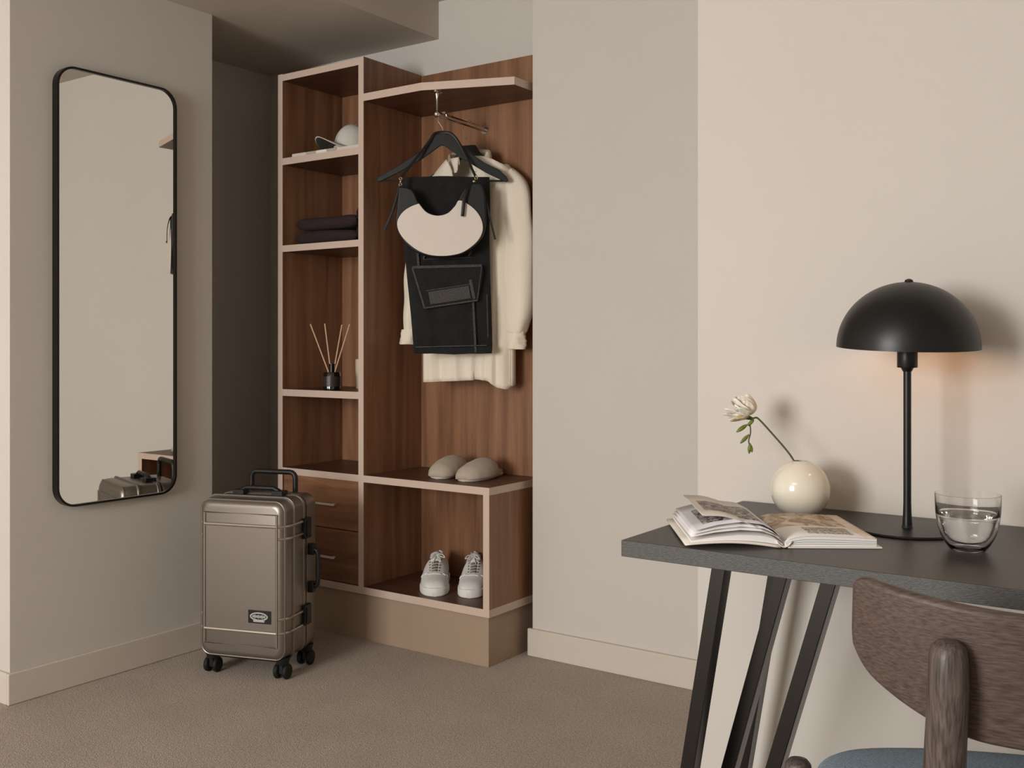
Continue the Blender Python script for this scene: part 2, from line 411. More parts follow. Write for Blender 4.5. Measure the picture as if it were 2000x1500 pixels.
# the pull-out rail is screwed to the hat shelf
rl = MB()
rx, ry = -2.266 - XL, 2.775 - YF
rl.lathe([(0, 1.958), (.019, 1.958), (.019, 1.953), (.008, 1.950), (.0055, 1.94), (.0045, 1.93), (.0045, 1.892), (.006, 1.888), (0, 1.888)], 20, (rx, ry, 0))
rl.sphere((rx, ry, 1.879), .0125, n=16)
rl.tube([(rx, ry, 1.879), (rx, YB - YF, 1.872)], .0095, 14)
rl.box(rx - .012, rx + .012, ry + .03, ry + .075, 1.884, 1.892); rl.box(rx - .010, rx + .010, ry + .16, ry + .235, 1.880, 1.888)
rl.lathe([(0, 0), (.017, 0), (.017, .006), (0, .006)], 20, (0, 0, 0))
for i in range(len(rl.v) - 80, len(rl.v)):
    x, y, z = rl.v[i]; rl.v[i] = (rx + x, YB - YF - z, 1.872 + y)
obj('rail', rl, M['chrome'], wd, label='chrome pull-out hanging rail')

# ------------------------------------------------------------------ mirror
MX = -2.985
mr_ = thing('wall_mirror', 'tall round-cornered mirror in a thin black frame on the left wall', 'mirror', (MX, 1.996, 1.256))
W2, H2, R = .219, .688, .062
ringo = rrect(W2, H2, R, 10); ringi = rrect(W2 - .007, H2 - .007, R - .006, 10)
fr = MB(); k = len(ringo)
vs = [(.001, y, z) for y, z in ringo] + [(.028, y, z) for y, z in ringo] + [(.028, y, z) for y, z in ringi] + [(.001, y, z) for y, z in ringi]
fs = []
for a in range(4):
    for j in range(k): fs.append((a * k + j, a * k + (j + 1) % k, ((a + 1) % 4) * k + (j + 1) % k, ((a + 1) % 4) * k + j))
fr.add(vs, fs)
obj('frame', fr, M['frame_metal'], mr_, smooth=40)
gl = MB(); n_ = len(ringi)
gl.add([(.022, y, z) for y, z in ringi] + [(.012, y, z) for y, z in ringi], [tuple(range(n_)), tuple(range(n_, 2 * n_))[::-1]] + [(i, (i + 1) % n_, (i + 1) % n_ + n_, i + n_) for i in range(n_)])
obj('mirror_glass', gl, M['mirror'], mr_, smooth=30)

# ------------------------------------------------------------------ suitcase
ca = thing('suitcase', 'gunmetal hard-shell cabin suitcase standing on four black double wheels', 'suitcase', (-2.6152, 2.2229, 0), radians(18.4))
HW, Z0, Z1 = .157, .062, .577; ZC = (Z0 + Z1) / 2; HH = (Z1 - Z0) / 2


def shell(secs, r=.036):
    mb = MB(); rs = []
    for y, inset in secs:
        rr = max(r - inset * .5, .012)
        rs.append([(x, y, z) for x, z in rrect(HW - inset, HH - inset, rr, 8, 0, ZC)])
    return mb.rings(rs)


obj('front_shell', shell([(-.030, .024), (-.0292, .019), (-.0265, .0135), (-.0215, .008), (-.015, .0045), (-.006, .0022), (.006, .0012), (.026, .001), (.029, -.003), (.036, -.003), (.039, .001), (.096, .001), (.098, -.002), (.108, -.002)]),
    M['case'], ca, smooth=28)
obj('back_shell', shell([(.114, -.002), (.122, -.002), (.124, .001), (.180, .001), (.192, .006), (.200, .015), (.204, .03)]), M['case'], ca, smooth=28)
obj('seam_gasket', shell([(.105, .004), (.117, .004)]), M['rubber'], ca, label='black gasket between the shells')
# raised frame lines on the front
rg = MB()
u0, u1, za, zb = -.131, .131, .110, .532
rg.tube([(u0, -.0315, za), (u0, -.0315, zb), (u1, -.0315, zb), (u1, -.0315, za)], .0045, 8, closed=True)
for z in (.494, .155):
    rg.tube([(u0, -.032, z), (u1, -.032, z)], .0055, 8)
for yy, ins in ((-.0175, .0052), (.0300, -.0022)):
    obj('rim_ridge', MB().tube([(x, yy, z) for x, z in rrect(HW - ins, HH - ins, .034, 10, 0, ZC)], .0028, 8, closed=True), M['case'], ca)
obj('front_ridge', rg, M['case_ridge'], ca, label='raised frame line on the front panel')
obj('front_panel', MB().box(u0 + .004, u1 - .004, -.0325, -.028, .158, .490), M['case'], ca, smooth=0, bevel=.001, label='flat satin front panel')


def corner_path(z, sx, y1=.096):
    p = [(sx * .135, -.030), (sx * .1395, -.0275), (sx * .147, -.021), (sx * .1525, -.011), (sx * .1565, .003), (sx * .158, .02), (sx * .1585, y1)]
    return [(x, y, z) for x, y in p]


for z in (.494, .455, .200, .155):
    for sx in (1, -1):
        obj('side_ridge', MB().tube(corner_path(z, sx), .0048, 8), M['case_ridge'], ca)
for sx in (1, -1):
    for z in (.470, .185):
        lt = obj('latch', MB().box(sx * .157 - .002, sx * .157 + .012, .088, .132, z - .034, z + .034), M['black_plastic'], ca, bevel=.004)
        obj('hook', MB().box(sx * .166 - .003, sx * .166 + .006, .094, .100, z - .026, z + .026), M['frame_metal'], lt, bevel=.001)
sh = MB()
for z in (.395, .27): sh.box(.155, .176, .128, .150, z - .018, z + .018)
sh.tube(smoothpath([(.168, .139, .395), (.186, .139, .385), (.190, .139, .33), (.186, .139, .28), (.168, .139, .27)], 5), .008, 10)
obj('side_handle', sh, M['black_plastic'], ca, bevel=.002)
th = MB()
for x in (-.072, .072): th.box(x - .020, x + .020, .072, .112, .574, .592)
th.tube([(-.072, .092, .588), (-.050, .092, .598), (.050, .092, .598), (.072, .092, .588)], .0085, 10)
obj('top_handle', th, M['black_plastic'], ca, bevel=.003)
tr = MB(); zt = .642
tp = [(-.083, .178, .565), (-.083, .178, zt - .02)] + [(-.083 + .02 - .02 * cos(a), .178, zt - .02 + .02 * sin(a)) for a in (.4, .8, 1.2)] + [(-.063, .178, zt)] + \
     [(.063, .178, zt)] + [(.063 + .02 * sin(a), .178, zt - .02 + .02 * cos(a)) for a in (.4, .8, 1.2)] + [(.083, .178, zt - .02), (.083, .178, .565)]
tr.tube(tp, .0088, 12)
obj('trolley_handle', tr, M['black_plastic'], ca)
bs = MB().box(-.115, .115, .01, .165, .050, .066)
obj('base_plate', bs, M['black_plastic'], ca, bevel=.005)
for (wx, wy) in ((-.128, .012), (.128, .012), (-.128, .168), (.128, .168)):
    fk = MB(); fk.lathe([(0, .046), (.020, .046), (.022, .058), (.026, .070), (0, .070)], 18, (wx, wy, 0)); fk.box(wx - .007, wx + .007, wy - .013, wy + .013, .018, .05)
    f_ = obj('caster', fk, M['black_plastic'], ca, bevel=.002)
    for dx in (-.0165, .0165):
        wh = MB().lathe([(0, -.0085), (.017, -.0085), (.022, -.0065), (.0245, -.003), (.0245, .003), (.022, .0065), (.017, .0085), (0, .0085)], 24)
        wh.v = [(wx + dx + z, wy + y, .0245 + x) for x, y, z in wh.v]
        obj('wheel', wh, M['rubber'], f_)
# badge
bd = obj('badge', MB().box(.030, .112, -.0345, -.031, .184, .226), M['black_plastic'], ca, bevel=.001, label='small black rectangular badge with a pale oval emblem')
em = MB()
bcx, bcz, yb = .069, .2065, -.0348
out = [(bcx + .032 * cos(2 * pi * i / 40), bcz + .0135 * sin(2 * pi * i / 40)) for i in range(40)]
inn = [(bcx + .0275 * cos(2 * pi * i / 40), bcz + .0095 * sin(2 * pi * i / 40)) for i in range(40)]
em.add([(x, yb, z) for x, z in out] + [(x, yb, z) for x, z in inn], [(i, (i + 1) % 40, (i + 1) % 40 + 40, i + 40) for i in range(40)])
for i in range(11):                                   # illegible lettering reads as short strokes
    x = bcx - .0215 + i * .0043; h = .0038 + .0012 * ((i * 7) % 3)
    em.add([(x - .0013, yb, bcz - h), (x + .0013, yb, bcz - h), (x + .0013, yb, bcz + h), (x - .0013, yb, bcz + h)], [(0, 1, 2, 3)])
em.add([(bcx - .024, yb, bcz - .0012), (bcx + .024, yb, bcz - .0012), (bcx + .024, yb, bcz + .0010), (bcx - .024, yb, bcz + .0010)], [(0, 1, 2, 3)])
em.add([(bcx - .019, yb, bcz - .0175), (bcx + .019, yb, bcz - .0175), (bcx + .021, yb, bcz - .0125), (bcx - .021, yb, bcz - .0125)], [(0, 1, 2, 3)])
obj('emblem', em, M['badge_white'], bd, smooth=0, solid=.0004, label='pale oval emblem with tiny lettering')

# ------------------------------------------------------------------ hangers
HP = [(-.036, 1.815), (-.045, 1.782), (-.078, 1.754), (-.150, 1.706), (-.225, 1.664), (-.233, 1.650), (-.222, 1.645), (-.15, 1.680), (-.07, 1.728), (-.006, 1.774),
      (.006, 1.774), (.07, 1.728), (.15, 1.680), (.222, 1.645), (.233, 1.650), (.225, 1.664), (.2, 1.688), (.150, 1.712), (.088, 1.754), (.055, 1.785), (.036, 1.815)]


def make_hanger(label, loc, rz, s=1., dz=0):
    t = thing('clothes_hanger', label, 'hanger', loc, rz, 'hangers on the rail')
    obj('hanger_body', MB().prism([(x * s, 1.815 + (z - 1.815) * s + dz) for x, z in HP], -.006, .006), M['hanger'], t, bevel=.003, seg=2)
    zb = 1.815 + (1.650 - 1.815) * s + dz
    obj('hanger_bar', MB().tube([(-.215 * s, 0, zb), (.215 * s, 0, zb)], .0035, 8), M['hanger'], t)
    hk = [(0, 0, 1.812 + dz), (.001, 0, 1.832 + dz), (-.008, 0, 1.848 + dz), (-.016, 0, 1.862)]
    hk += [(.0 + .0145 * cos(a), 0, 1.875 + .0145 * sin(a)) for a in [pi * 1.15 - i * pi * 1.15 / 8 for i in range(9)]]
    obj('hook', MB().tube(smoothpath(hk, 4), .0017, 8), M['chrome'], t, label='chrome wire hook')
    return t


FO = (-2.267, 2.807, 0); FR = radians(35)
make_hanger('black wooden hanger in front, holding the black trousers', FO, FR)
JO = (-2.267, 2.95, 0); JR = radians(15)
make_hanger('black wooden hanger behind, inside the cream jacket', JO, JR, .86, -.018)

# ------------------------------------------------------------------ trousers folded over the front hanger
def cloth(outline, y0, thick, nz=50, nx=24, waves=None, seed=0, bulge=0.0):
    """closed flattened sleeve of cloth: outline z -> (xl, xr); returns MB"""
    rnd = random.Random(seed); ph = [rnd.random() * 6 for _ in range(6)]
    zs = [o[0] for o in outline]; rs = []
    ztop, zbot = zs[0], zs[-1]
    for k in range(nz + 1):
        t = k / nz; z = ztop + (zbot - ztop) * t
        xl = interp(-z, [-q for q in zs], [o[1] for o in outline]); xr = interp(-z, [-q for q in zs], [o[2] for o in outline])
        ring = []
        for side in (0, 1):
            for i in range(nx):
                s = i / nx if side == 0 else 1 - i / nx
                x = xl + (xr - xl) * s
                e = (1 - abs(2 * s - 1) ** 4) ** .5
                w = 0
                if waves:
                    for q, (amp, fr, dx) in enumerate(waves): w += amp * sin(fr * s * 2 * pi + ph[q] + dx * t * 6) * (.3 + .7 * t)
                y = y0 + (-1 if side == 0 else 1) * thick / 2 * e * (1 + bulge * sin(pi * t)) + w
                ring.append((x, y, z + .0015 * sin(s * 9 + ph[3])))
        rs.append(ring)
    return MB().rings(rs)


tr_ = thing('trousers', 'black denim trousers folded over the front hanger bar', 'trousers', FO, FR)
trl = [(1.664, -.137, .165), (1.63, -.147, .166), (1.56, -.149, .167), (1.476, -.141, .164), (1.314, -.126, .167), (1.18, -.112, .172), (1.07, -.103, .175), (1.044, -.101, .173)]
obj('trouser_legs', cloth(trl, .004, .030, 60, 30, [(.0035, 2.3, .4), (.002, 5, .2)], 3, .3), M['denim'], tr_, smooth=60)
YT = -.020
flap = [(-.108, 1.346), (.02, 1.352), (.139, 1.350), (.143, 1.330), (.125, 1.226), (.03, 1.214), (-.061, 1.198), (-.075, 1.25)]
fl = obj('waist_fold', MB().prism(flap, YT - .012, YT + .006), M['denim'], tr_, bevel=.004, label='folded-back waist panel with grey seams')


def strip(mb, a, b_, w, y, t=.0022):
    (x0, z0), (x1, z1) = a, b_; L = sqrt((x1 - x0) ** 2 + (z1 - z0) ** 2); nx, nz = -(z1 - z0) / L * w / 2, (x1 - x0) / L * w / 2
    mb.prism([(x0 + nx, z0 + nz), (x1 + nx, z1 + nz), (x1 - nx, z1 - nz), (x0 - nx, z0 - nz)], y - t, y)


st = MB()
for a, b_, w in (((-.104, 1.344), (.138, 1.350), .009), ((-.104, 1.344), (-.061, 1.202), .006), ((-.061, 1.202), (.123, 1.229), .005), ((.138, 1.346), (.123, 1.229), .003),
                 ((-.055, 1.262), (.098, 1.285), .003), ((.098, 1.300), (.112, 1.234), .010)):
    strip(st, a, b_, w, YT - .0115)
obj('seam', st, M['stitch'], fl, smooth=0)
pk = MB().prism([(-.048, 1.258), (.093, 1.280), (.101, 1.236), (-.040, 1.214)], YT - .0145, YT - .012)
obj('pocket', pk, M['stitch'], fl, smooth=0, bevel=.001)
st = MB()
for a, b_, w in (((-.093, 1.066), (.155, 1.072), .0035), ((.108, 1.222), (.117, 1.048), .007), ((-.062, 1.388), (.092, 1.400), .003), ((-.066, 1.372), (.102, 1.380), .002), ((-.066, 1.374), (-.060, 1.390), .006), ((.092, 1.384), (.102, 1.402), .006),
                 ((-.088, 1.42), (-.083, 1.35), .008), ((.156, 1.25), (.160, 1.10), .003)):
    q = MB(); strip(q, a, b_, w, YT + .0005, .004); obj('seam', q, M['stitch'], tr_, smooth=0, label='grey contrast seam')
hm = MB().prism([(-.100, 1.066), (.04, 1.062), (.172, 1.07), (.172, 1.046), (.04, 1.040), (-.098, 1.046)], YT + .0005, YT + .006)
obj('hem', hm, M['denim'], tr_, bevel=.001)

# ------------------------------------------------------------------ bag with a cream flap hanging over the hanger
bg_ = thing('shoulder_bag', 'black leather shoulder bag with a rounded cream front hanging over the trousers', 'bag', FO, FR)
body = smoothpath([(-.146, 1.618, 0), (-.118, 1.616, 0), (-.095, 1.602, 0), (-.077, 1.563, 0), (-.050, 1.531, 0), (-.014, 1.519, 0), (.022, 1.527, 0), (.051, 1.558, 0), (.072, 1.600, 0), (.096, 1.625, 0), (.140, 1.625, 0), (.153, 1.56, 0), (.152, 1.475, 0),
                   (.125, 1.425, 0), (.075, 1.388, 0), (-.002, 1.373, 0), (-.08, 1.390, 0), (-.134, 1.435, 0), (-.156, 1.49, 0), (-.152, 1.55, 0), (-.146, 1.618, 0)], 4)[:-1]
obj('bag_body', MB().prism([(p.x, p.y) for p in body], -.078, -.040), M['leather'], bg_, bevel=.006, seg=3)
cf = smoothpath([(-.076, 1.560, 0), (-.050, 1.530, 0), (-.014, 1.518, 0), (.022, 1.526, 0), (.048, 1.551, 0), (.063, 1.571, 0), (.097, 1.555, 0), (.126, 1.528, 0), (.142, 1.495, 0), (.142, 1.460, 0), (.122, 1.426, 0), (.080, 1.394, 0), (.040, 1.382, 0),
                 (-.003, 1.379, 0), (-.045, 1.384, 0), (-.085, 1.401, 0), (-.125, 1.434, 0), (-.147, 1.468, 0), (-.150, 1.500, 0), (-.132, 1.530, 0), (-.105, 1.549, 0), (-.076, 1.560, 0)], 4)[:-1]
obj('front_flap', MB().prism([(p.x, p.y) for p in cf], -.082, -.076), M['cream_leather'], bg_, bevel=.002, label='cream bean-shaped front panel')
obj('piping', MB().tube([(p.x, -.079, p.y) for p in cf], .0022, 8, closed=True), M['leather'], bg_, label='thin black edge piping')
sp = smoothpath([(-.141, -.052, 1.652), (-.084, -.028, 1.732), (-.046, -.014, 1.786), (-.030, -.010, 1.812), (-.012, -.004, 1.820), (.012, -.004, 1.820), (.034, -.010, 1.812), (.058, -.014, 1.782), (.089, -.028, 1.719), (.120, -.052, 1.652)], 4)
obj('strap', MB().tube(sp, 0, flat=(.009, .003, (0, 1, 0))), M['leather'], bg_)
for nm, p, w in (('strap_tail', [(-.141, -.055, 1.645), (-.150, -.060, 1.60), (-.170, -.066, 1.53), (-.196, -.070, 1.468)], .010), ('strap_tail', [(.138, -.055, 1.630), (.152, -.06, 1.58), (.166, -.064, 1.52), (.186, -.068, 1.437)], .007),
                 ('pull_tab', [(.122, -.060, 1.640), (.098, -.080, 1.622), (.082, -.090, 1.58), (.077, -.092, 1.545), (.074, -.092, 1.514)], .012)):
    obj(nm, MB().tube(smoothpath(p, 4), 0, flat=(w, .003, (0, 1, 0))), M['leather'], bg_)
for x, z in ((-.141, 1.648), (-.142, 1.628), (.120, 1.650), (.110, 1.634)):
    obj('ring', MB().tube([(x + .0045 * cos(a), -.060, z + .0045 * sin(a)) for a in [2 * pi * i / 14 for i in range(14)]], .0016, 6, closed=True), M['gold'], bg_, label='pale gold strap ring')
for x, y, z, q in ((-.141, -.062, 1.637, .004), (.112, -.066, 1.637, .006), (.121, -.062, 1.657, .004)):
    obj('rivet', MB().sphere((x, y, z), q, n=12), M['gold'], bg_)
obj('stud', MB().sphere((.075, -.094, 1.518), .0045, .003, .0045, n=10), M['frame_metal'], bg_)

# ------------------------------------------------------------------ cream jacket
jk = thing('jacket', 'cream cotton jacket on the rear hanger behind the bag', 'jacket', JO, JR)


def sheet(xl, xr, ztop, zbot, y0, ybulge, waves, nu=26, nv=46, seed=1):
    rnd = random.Random(seed); ph = [rnd.random() * 6 for _ in range(6)]

    def f(u, v):
        a, b_ = xl(v), xr(v); x = a + (b_ - a) * u; zt = ztop(x); z = zt + (zbot(x) - zt) * v
        ed = min(1, abs(abs(x) - .170) / .035) if abs(x) > .12 else 1
        w = ed * sum(am * sin(fr * u * 2 * pi + ph[i] + dd * v) * (.15 + .85 * v) for i, (am, fr, dd) in enumerate(waves))
        return (x, y0 * (1 - .75 * max(0, 1 - abs(abs(x) - .172) / .03) ** 2) + ybulge * (1 - (2 * (x / .36)) ** 2 if abs(x) < .18 else 0) + w, z)
    return MB().grid(f, nu, nv)


shoulder = lambda x: interp(x, [-.19, -.14, -.113, -.06, -.045, .045, .065, .112, .176, .21], [1.63, 1.668, 1.690, 1.745, 1.752, 1.752, 1.748, 1.735, 1.700, 1.672])
hem = lambda x: interp(x, [-.17, -.161, -.02, .05, .10, .125, .161, .18], [.94, .939, .946, .950, .944, .922, .915, .93])
wv = [(.006, 2.1, 1.0), (.004, 4.3, -1.2), (.002, 8, .5)]
jb = sheet(lambda v: -.165, lambda v: .178, shoulder, lambda x: hem(x) + .004, .045, .012, wv, seed=5)
obj('jacket_back', jb, M['jacket'], jk, smooth=180, solid=.003)
jl = sheet(lambda v: -.165 - .002 * v, lambda v: interp(v, [0, .06, .3, 1], [-.062, -.040, -.005, .045]), shoulder, lambda x: hem(x) - .002, -.038, -.014, wv, seed=8)
obj('front_panel', jl, M['jacket'], jk, smooth=180, solid=.003)
jr = sheet(lambda v: interp(v, [0, .06, .3, 1], [.062, .055, .03, .02]), lambda v: .178 - .004 * v, shoulder, hem, -.030, -.014, wv, seed=11)
obj('front_panel', jr, M['jacket'], jk, smooth=180, solid=.003)
# narrow side strips close the sheets under the arms
for sx, xx in ((-1, -.168), (1, .175)):
    obj('side_seam', MB().grid(lambda u, v: (xx + sx * .006 * sin(pi * u), -.014 + .030 * u, 1.60 + (hem(xx) + .002 - 1.60) * v), 8, 20), M['jacket'], jk, smooth=180, solid=.003)


def sleeve(cl, rad, seed, flat=.75, n=20):
    rnd = random.Random(seed); ph = [rnd.random() * 6 for _ in range(5)]; P = smoothpath(cl, 8); rs = []
    for i, p in enumerate(P):
        t = i / (len(P) - 1); r_ = interp(t, [q[0] for q in rad], [q[1] for q in rad])
        ring = []
        for j in range(n):
            a = 2 * pi * j / n; k = 1 + .09 * sin(3 * a + ph[0] + 4 * t) * (.4 + t) + .05 * sin(5 * a + ph[1] - 6 * t) + .04 * sin(26 * t + a)
            ring.append((p.x + r_ * cos(a) * k, p.y + r_ * flat * sin(a) * k, p.z + (.006 * cos(a) if t < .05 else 0)))
        rs.append(ring)
    return MB().rings(rs)


obj('sleeve', sleeve([(.135, .004, 1.716), (.160, .004, 1.690), (.186, .0, 1.640), (.200, -.004, 1.54), (.207, -.008, 1.42), (.210, -.012, 1.28), (.206, -.016, 1.17), (.199, -.018, 1.115)],
                     [(0, .012), (.08, .026), (.18, .040), (.35, .050), (.65, .052), (.85, .050), (.94, .038), (1, .030)], 4), M['jacket'], jk, smooth=80)
obj('cuff', sleeve([(.199, -.018, 1.118), (.197, -.018, 1.09), (.196, -.018, 1.058)], [(0, .031), (.5, .033), (1, .032)], 6), M['jacket'], jk, smooth=80)
obj('sleeve', sleeve([(-.12, .004, 1.686), (-.145, .004, 1.652), (-.172, .0, 1.56), (-.190, -.004, 1.45), (-.204, -.008, 1.32), (-.213, -.010, 1.22), (-.222, -.012, 1.13)],
                     [(0, .014), (.12, .034), (.35, .044), (.65, .042), (.9, .034), (1, .030)], 9), M['jacket'], jk, smooth=80)
obj('cuff', sleeve([(-.222, -.012, 1.135), (-.238, -.012, 1.075)], [(0, .031), (1, .030)], 12), M['jacket'], jk, smooth=80)


def collar(u, v):
    a = radians(-62 + 304 * u) + pi  # from the left front round the back to the right front
    a = radians(250 - 320 * u)
    rx_, ry_ = .072 + .022 * v, .036 + .012 * v
    zc = 1.742 + .020 * max(0, sin(a)) + (.036 * sin(pi * min(v * 1.6, 1)) - .030 * v) + (-.018 if sin(a) < -.4 else 0)
    return (rx_ * cos(a) + .006, .006 + ry_ * sin(a), zc)


obj('collar', MB().grid(collar, 40, 8), M['jacket'], jk, smooth=180, solid=.004)
obj('button', MB().sphere((.030, -.048, 1.655), .005, .002, .005, n=10), M['slipper_sole'], jk)

# ------------------------------------------------------------------ shelf contents
th_ = thing('folded_throw', 'flat folded throw with white and grey stripes on the top shelf, under the cap', 'throw', (-2.797, 2.86, 1.794))
n_str = 9; tw = MB()
bands = [(-.178, -.100, 0), (-.100, -.048, 1), (-.048, .010, 2), (.010, .062, 1), (.062, .178, 0)]
for x0, x1, mi in bands: tw.box(x0, x1, -.105, .12, .0005, .018, mi)
obj('cloth', tw, [mat('throw_cream', (226, 212, 198), .95, bump=.5, bscale=400), mat('throw_grey', (186, 176, 164), .95, bump=.5, bscale=400), mat('throw_white', (240, 234, 226), .95, bump=.5, bscale=400)], th_, smooth=30, bevel=.004, seg=3)
cp = thing('baseball_cap', 'off-white baseball cap resting on the folded throw', 'cap', (-2.795, 2.925, 1.812), radians(160))


def crown(u, v):
    a = 2 * pi * u; t = v * pi / 2
    r = .088 * cos(t) ** .75 if v < 1 else 0.0
    k = 1 - .012 * abs(sin(3 * a)) ** .3
    return (r * k * .88 * sin(a), r * k * 1.03 * cos(a), .004 + .108 * sin(t) + (.008 * cos(a) if v > .2 else 0))


obj('crown', MB().grid(crown, 48, 14), M['white_fabric'], cp, smooth=60, solid=.002)
obj('button', MB().sphere((0, .0, .118), .007, .007, .004, n=12), M['white_fabric'], cp)


def brim(u, v, o=0):
    x = (u - .5) * 2; w = .080; L = .078 * (1 - abs(x) ** 2.6) ** .5 if abs(x) < 1 else 0
    y0 = .090 * sqrt(max(0, 1 - (x * .88) ** 2)) * .99
    return (x * w, y0 + L * v, .030 + .022 * v - (.020 + .034 * v) * x * x + o + .002)


obj('brim', MB().grid(lambda u, v: brim(u, v), 28, 10), M['white_fabric'], cp, smooth=60, solid=.0025)
obj('brim_lining', MB().grid(lambda u, v: brim(u, v * .97, -.0022), 28, 10), M['brim_under'], cp, smooth=60, solid=.0008, label='grey-green underside of the brim')
bnd = MB().tube([(.080 * sin(a), .092 * cos(a), .009) for a in [2 * pi * i / 40 for i in range(40)]], 0, closed=True, flat=(.016, .002, (sin(0), 1, 0)))
obj('sweatband', MB().rings([[(r_ * .88 * sin(2 * pi * j / 40), r_ * 1.03 * cos(2 * pi * j / 40), z_) for j in range(40)] for r_, z_ in ((.0885, .002), (.0895, .004), (.0895, .018), (.0882, .020))], cap=False), M['white_fabric'], cp, smooth=60, solid=.001)


def fold_block(name, cx, cy, z0, w, d, h, m, seed, label, rz=0):
    """soft folded garment: two or three layers with rounded front folds"""
    t = thing(name, label, 'clothing', (cx, cy, z0), rz); rnd = random.Random(seed)
    for k in range(2):
        hh = h / 2; rs = []
        for i in range(25):
            u = i / 24; x = -w / 2 + w * u; e = (1 - abs(2 * u - 1) ** 6) ** .5 if 0 < u < 1 else .05
            ring = [(x + .004 * rnd.random(), y, hh * k + .0012 + zz * (.93 + .06 * sin(5 * u + k * 2))) for y, zz in
                    [(py, pz + hh / 2) for py, pz in rrect(d / 2 * (.9 + .1 * e), hh / 2 * (.25 + .74 * e), hh / 2 * (.25 + .74 * e) * .96, 6)]]
            rs.append(ring)
        obj('fold', MB().rings(rs), m, t, smooth=60)
    return t


fold_block('folded_sweater', -2.812, 2.865, 1.457, .318, .20, .108, M['dark_knit'], 4, 'dark brown folded sweater on the middle shelf of the tower')
fold_block('folded_scarf', -2.627, 2.85, 1.457, .042, .17, .135, M['black_cloth'], 9, 'black folded cloth at the right end behind the sweater')

df = thing('reed_diffuser', 'smoked glass reed diffuser with four pale reeds on the tower shelf', 'diffuser', (-2.792, 2.79, .902))
obj('bottle', MB().lathe([(0, .0005), (.030, .0005), (.034, .003), (.034, .062), (.031, .068), (.010, .070), (0, .070)], 32), M['smoke_glass'], df)
obj('label_band', MB().lathe([(.0345, .014), (.0345, .052), (.0338, .052), (.0338, .014)], 32, closed=True), mat('bottle_label', (58, 48, 42), .35), df)
obj('neck', MB().lathe([(.010, .068), (.010, .094), (.0115, .095), (.0115, .099), (.007, .099), (.007, .068)], 24, closed=True), M['frame_metal'], df)
for (dx, dy, h) in ((-.067, -.047, .250), (-.018, -.020, .252), (.028, .025, .248), (.058, .036, .250)):
    obj('reed', MB().tube([(-dx * .10, -dy * .1, .012), (dx, dy, h)], .0026, 8), M['reed'], df)
cu = thing('pillar_candle', 'cream pillar candle half hidden behind the tower side panel', 'candle', (-2.765, 2.945, .902))
obj('candle_body', MB().lathe([(0, .0005), (.037, .0005), (.038, .003), (.040, .112), (.038, .116), (.033, .112), (.012, .110), (0, .110)], 36), M['candle'], cu)
obj('wick', MB().tube([(0, 0, .108), (.001, 0, .120)], .0012, 6), M['black_cloth'], cu)


# ------------------------------------------------------------------ slippers
def make_slipper(label, loc, rz, mirror=1):
    t = thing('slipper', label, 'slipper', loc, rz, 'pair of slippers on the bench')
    L = .25
    def half(y):  # half width at y (0 toe .. L heel)
        u = y / L
        return interp(u, [0, .03, .1, .25, .4, .6, .8, .93, 1], [.010, .026, .040, .0485, .050, .043, .040, .033, .008])
    rs = []
    for i in range(25):
        y = L * i / 24; w = half(y); sh = mirror * .006 * sin(pi * i / 24 * 1.2)
        rs.append([(x + sh, y, z) for x, z in rrect(w, .0065, .0055, 3, 0, .007)])
    obj('sole', MB().rings(rs), M['slipper_sole'], t, smooth=60)

    def vamp(u, v):
        y = .001 + v * .135; w = half(max(y, .002)) + .002; a = pi * u; sh = mirror * .006 * sin(pi * y / L * 1.2)
        hh = interp(v, [0, .06, .2, .5, .8, 1], [.000, .022, .037, .050, .057, .058])
        return (w * cos(a) + sh, y + .020 * v * abs(cos(a)), .008 + hh * sin(a) ** .8)
    obj('vamp', MB().grid(vamp, 24, 20), M['slipper'], t, smooth=180, solid=.007, off=-1)
    p = [vamp(i / 24, 1) for i in range(25)]
    obj('binding', MB().tube([(x, y, z) for x, y, z in p], .0042, 8), M['slipper_sole'], t)
    rs = []
    for i in range(19):
        y = .02 + (L - .026) * i / 18; w = half(y) * .90; sh = mirror * .006 * sin(pi * y / L * 1.2)
        rs.append([(x + sh, y, z) for x, z in rrect(w, .004, .0035, 3, 0, .0165)])
    obj('insole', MB().rings(rs), M['slipper'], t, smooth=60)
    return t


make_slipper('beige terry slipper at the left on the bench top, partly behind its mate', (-2.290, 2.803, .6), radians(10), -1)
make_slipper('beige terry slipper at the right on the bench top, nearest the wall', (-2.172, 2.800, .6), radians(6), 1)


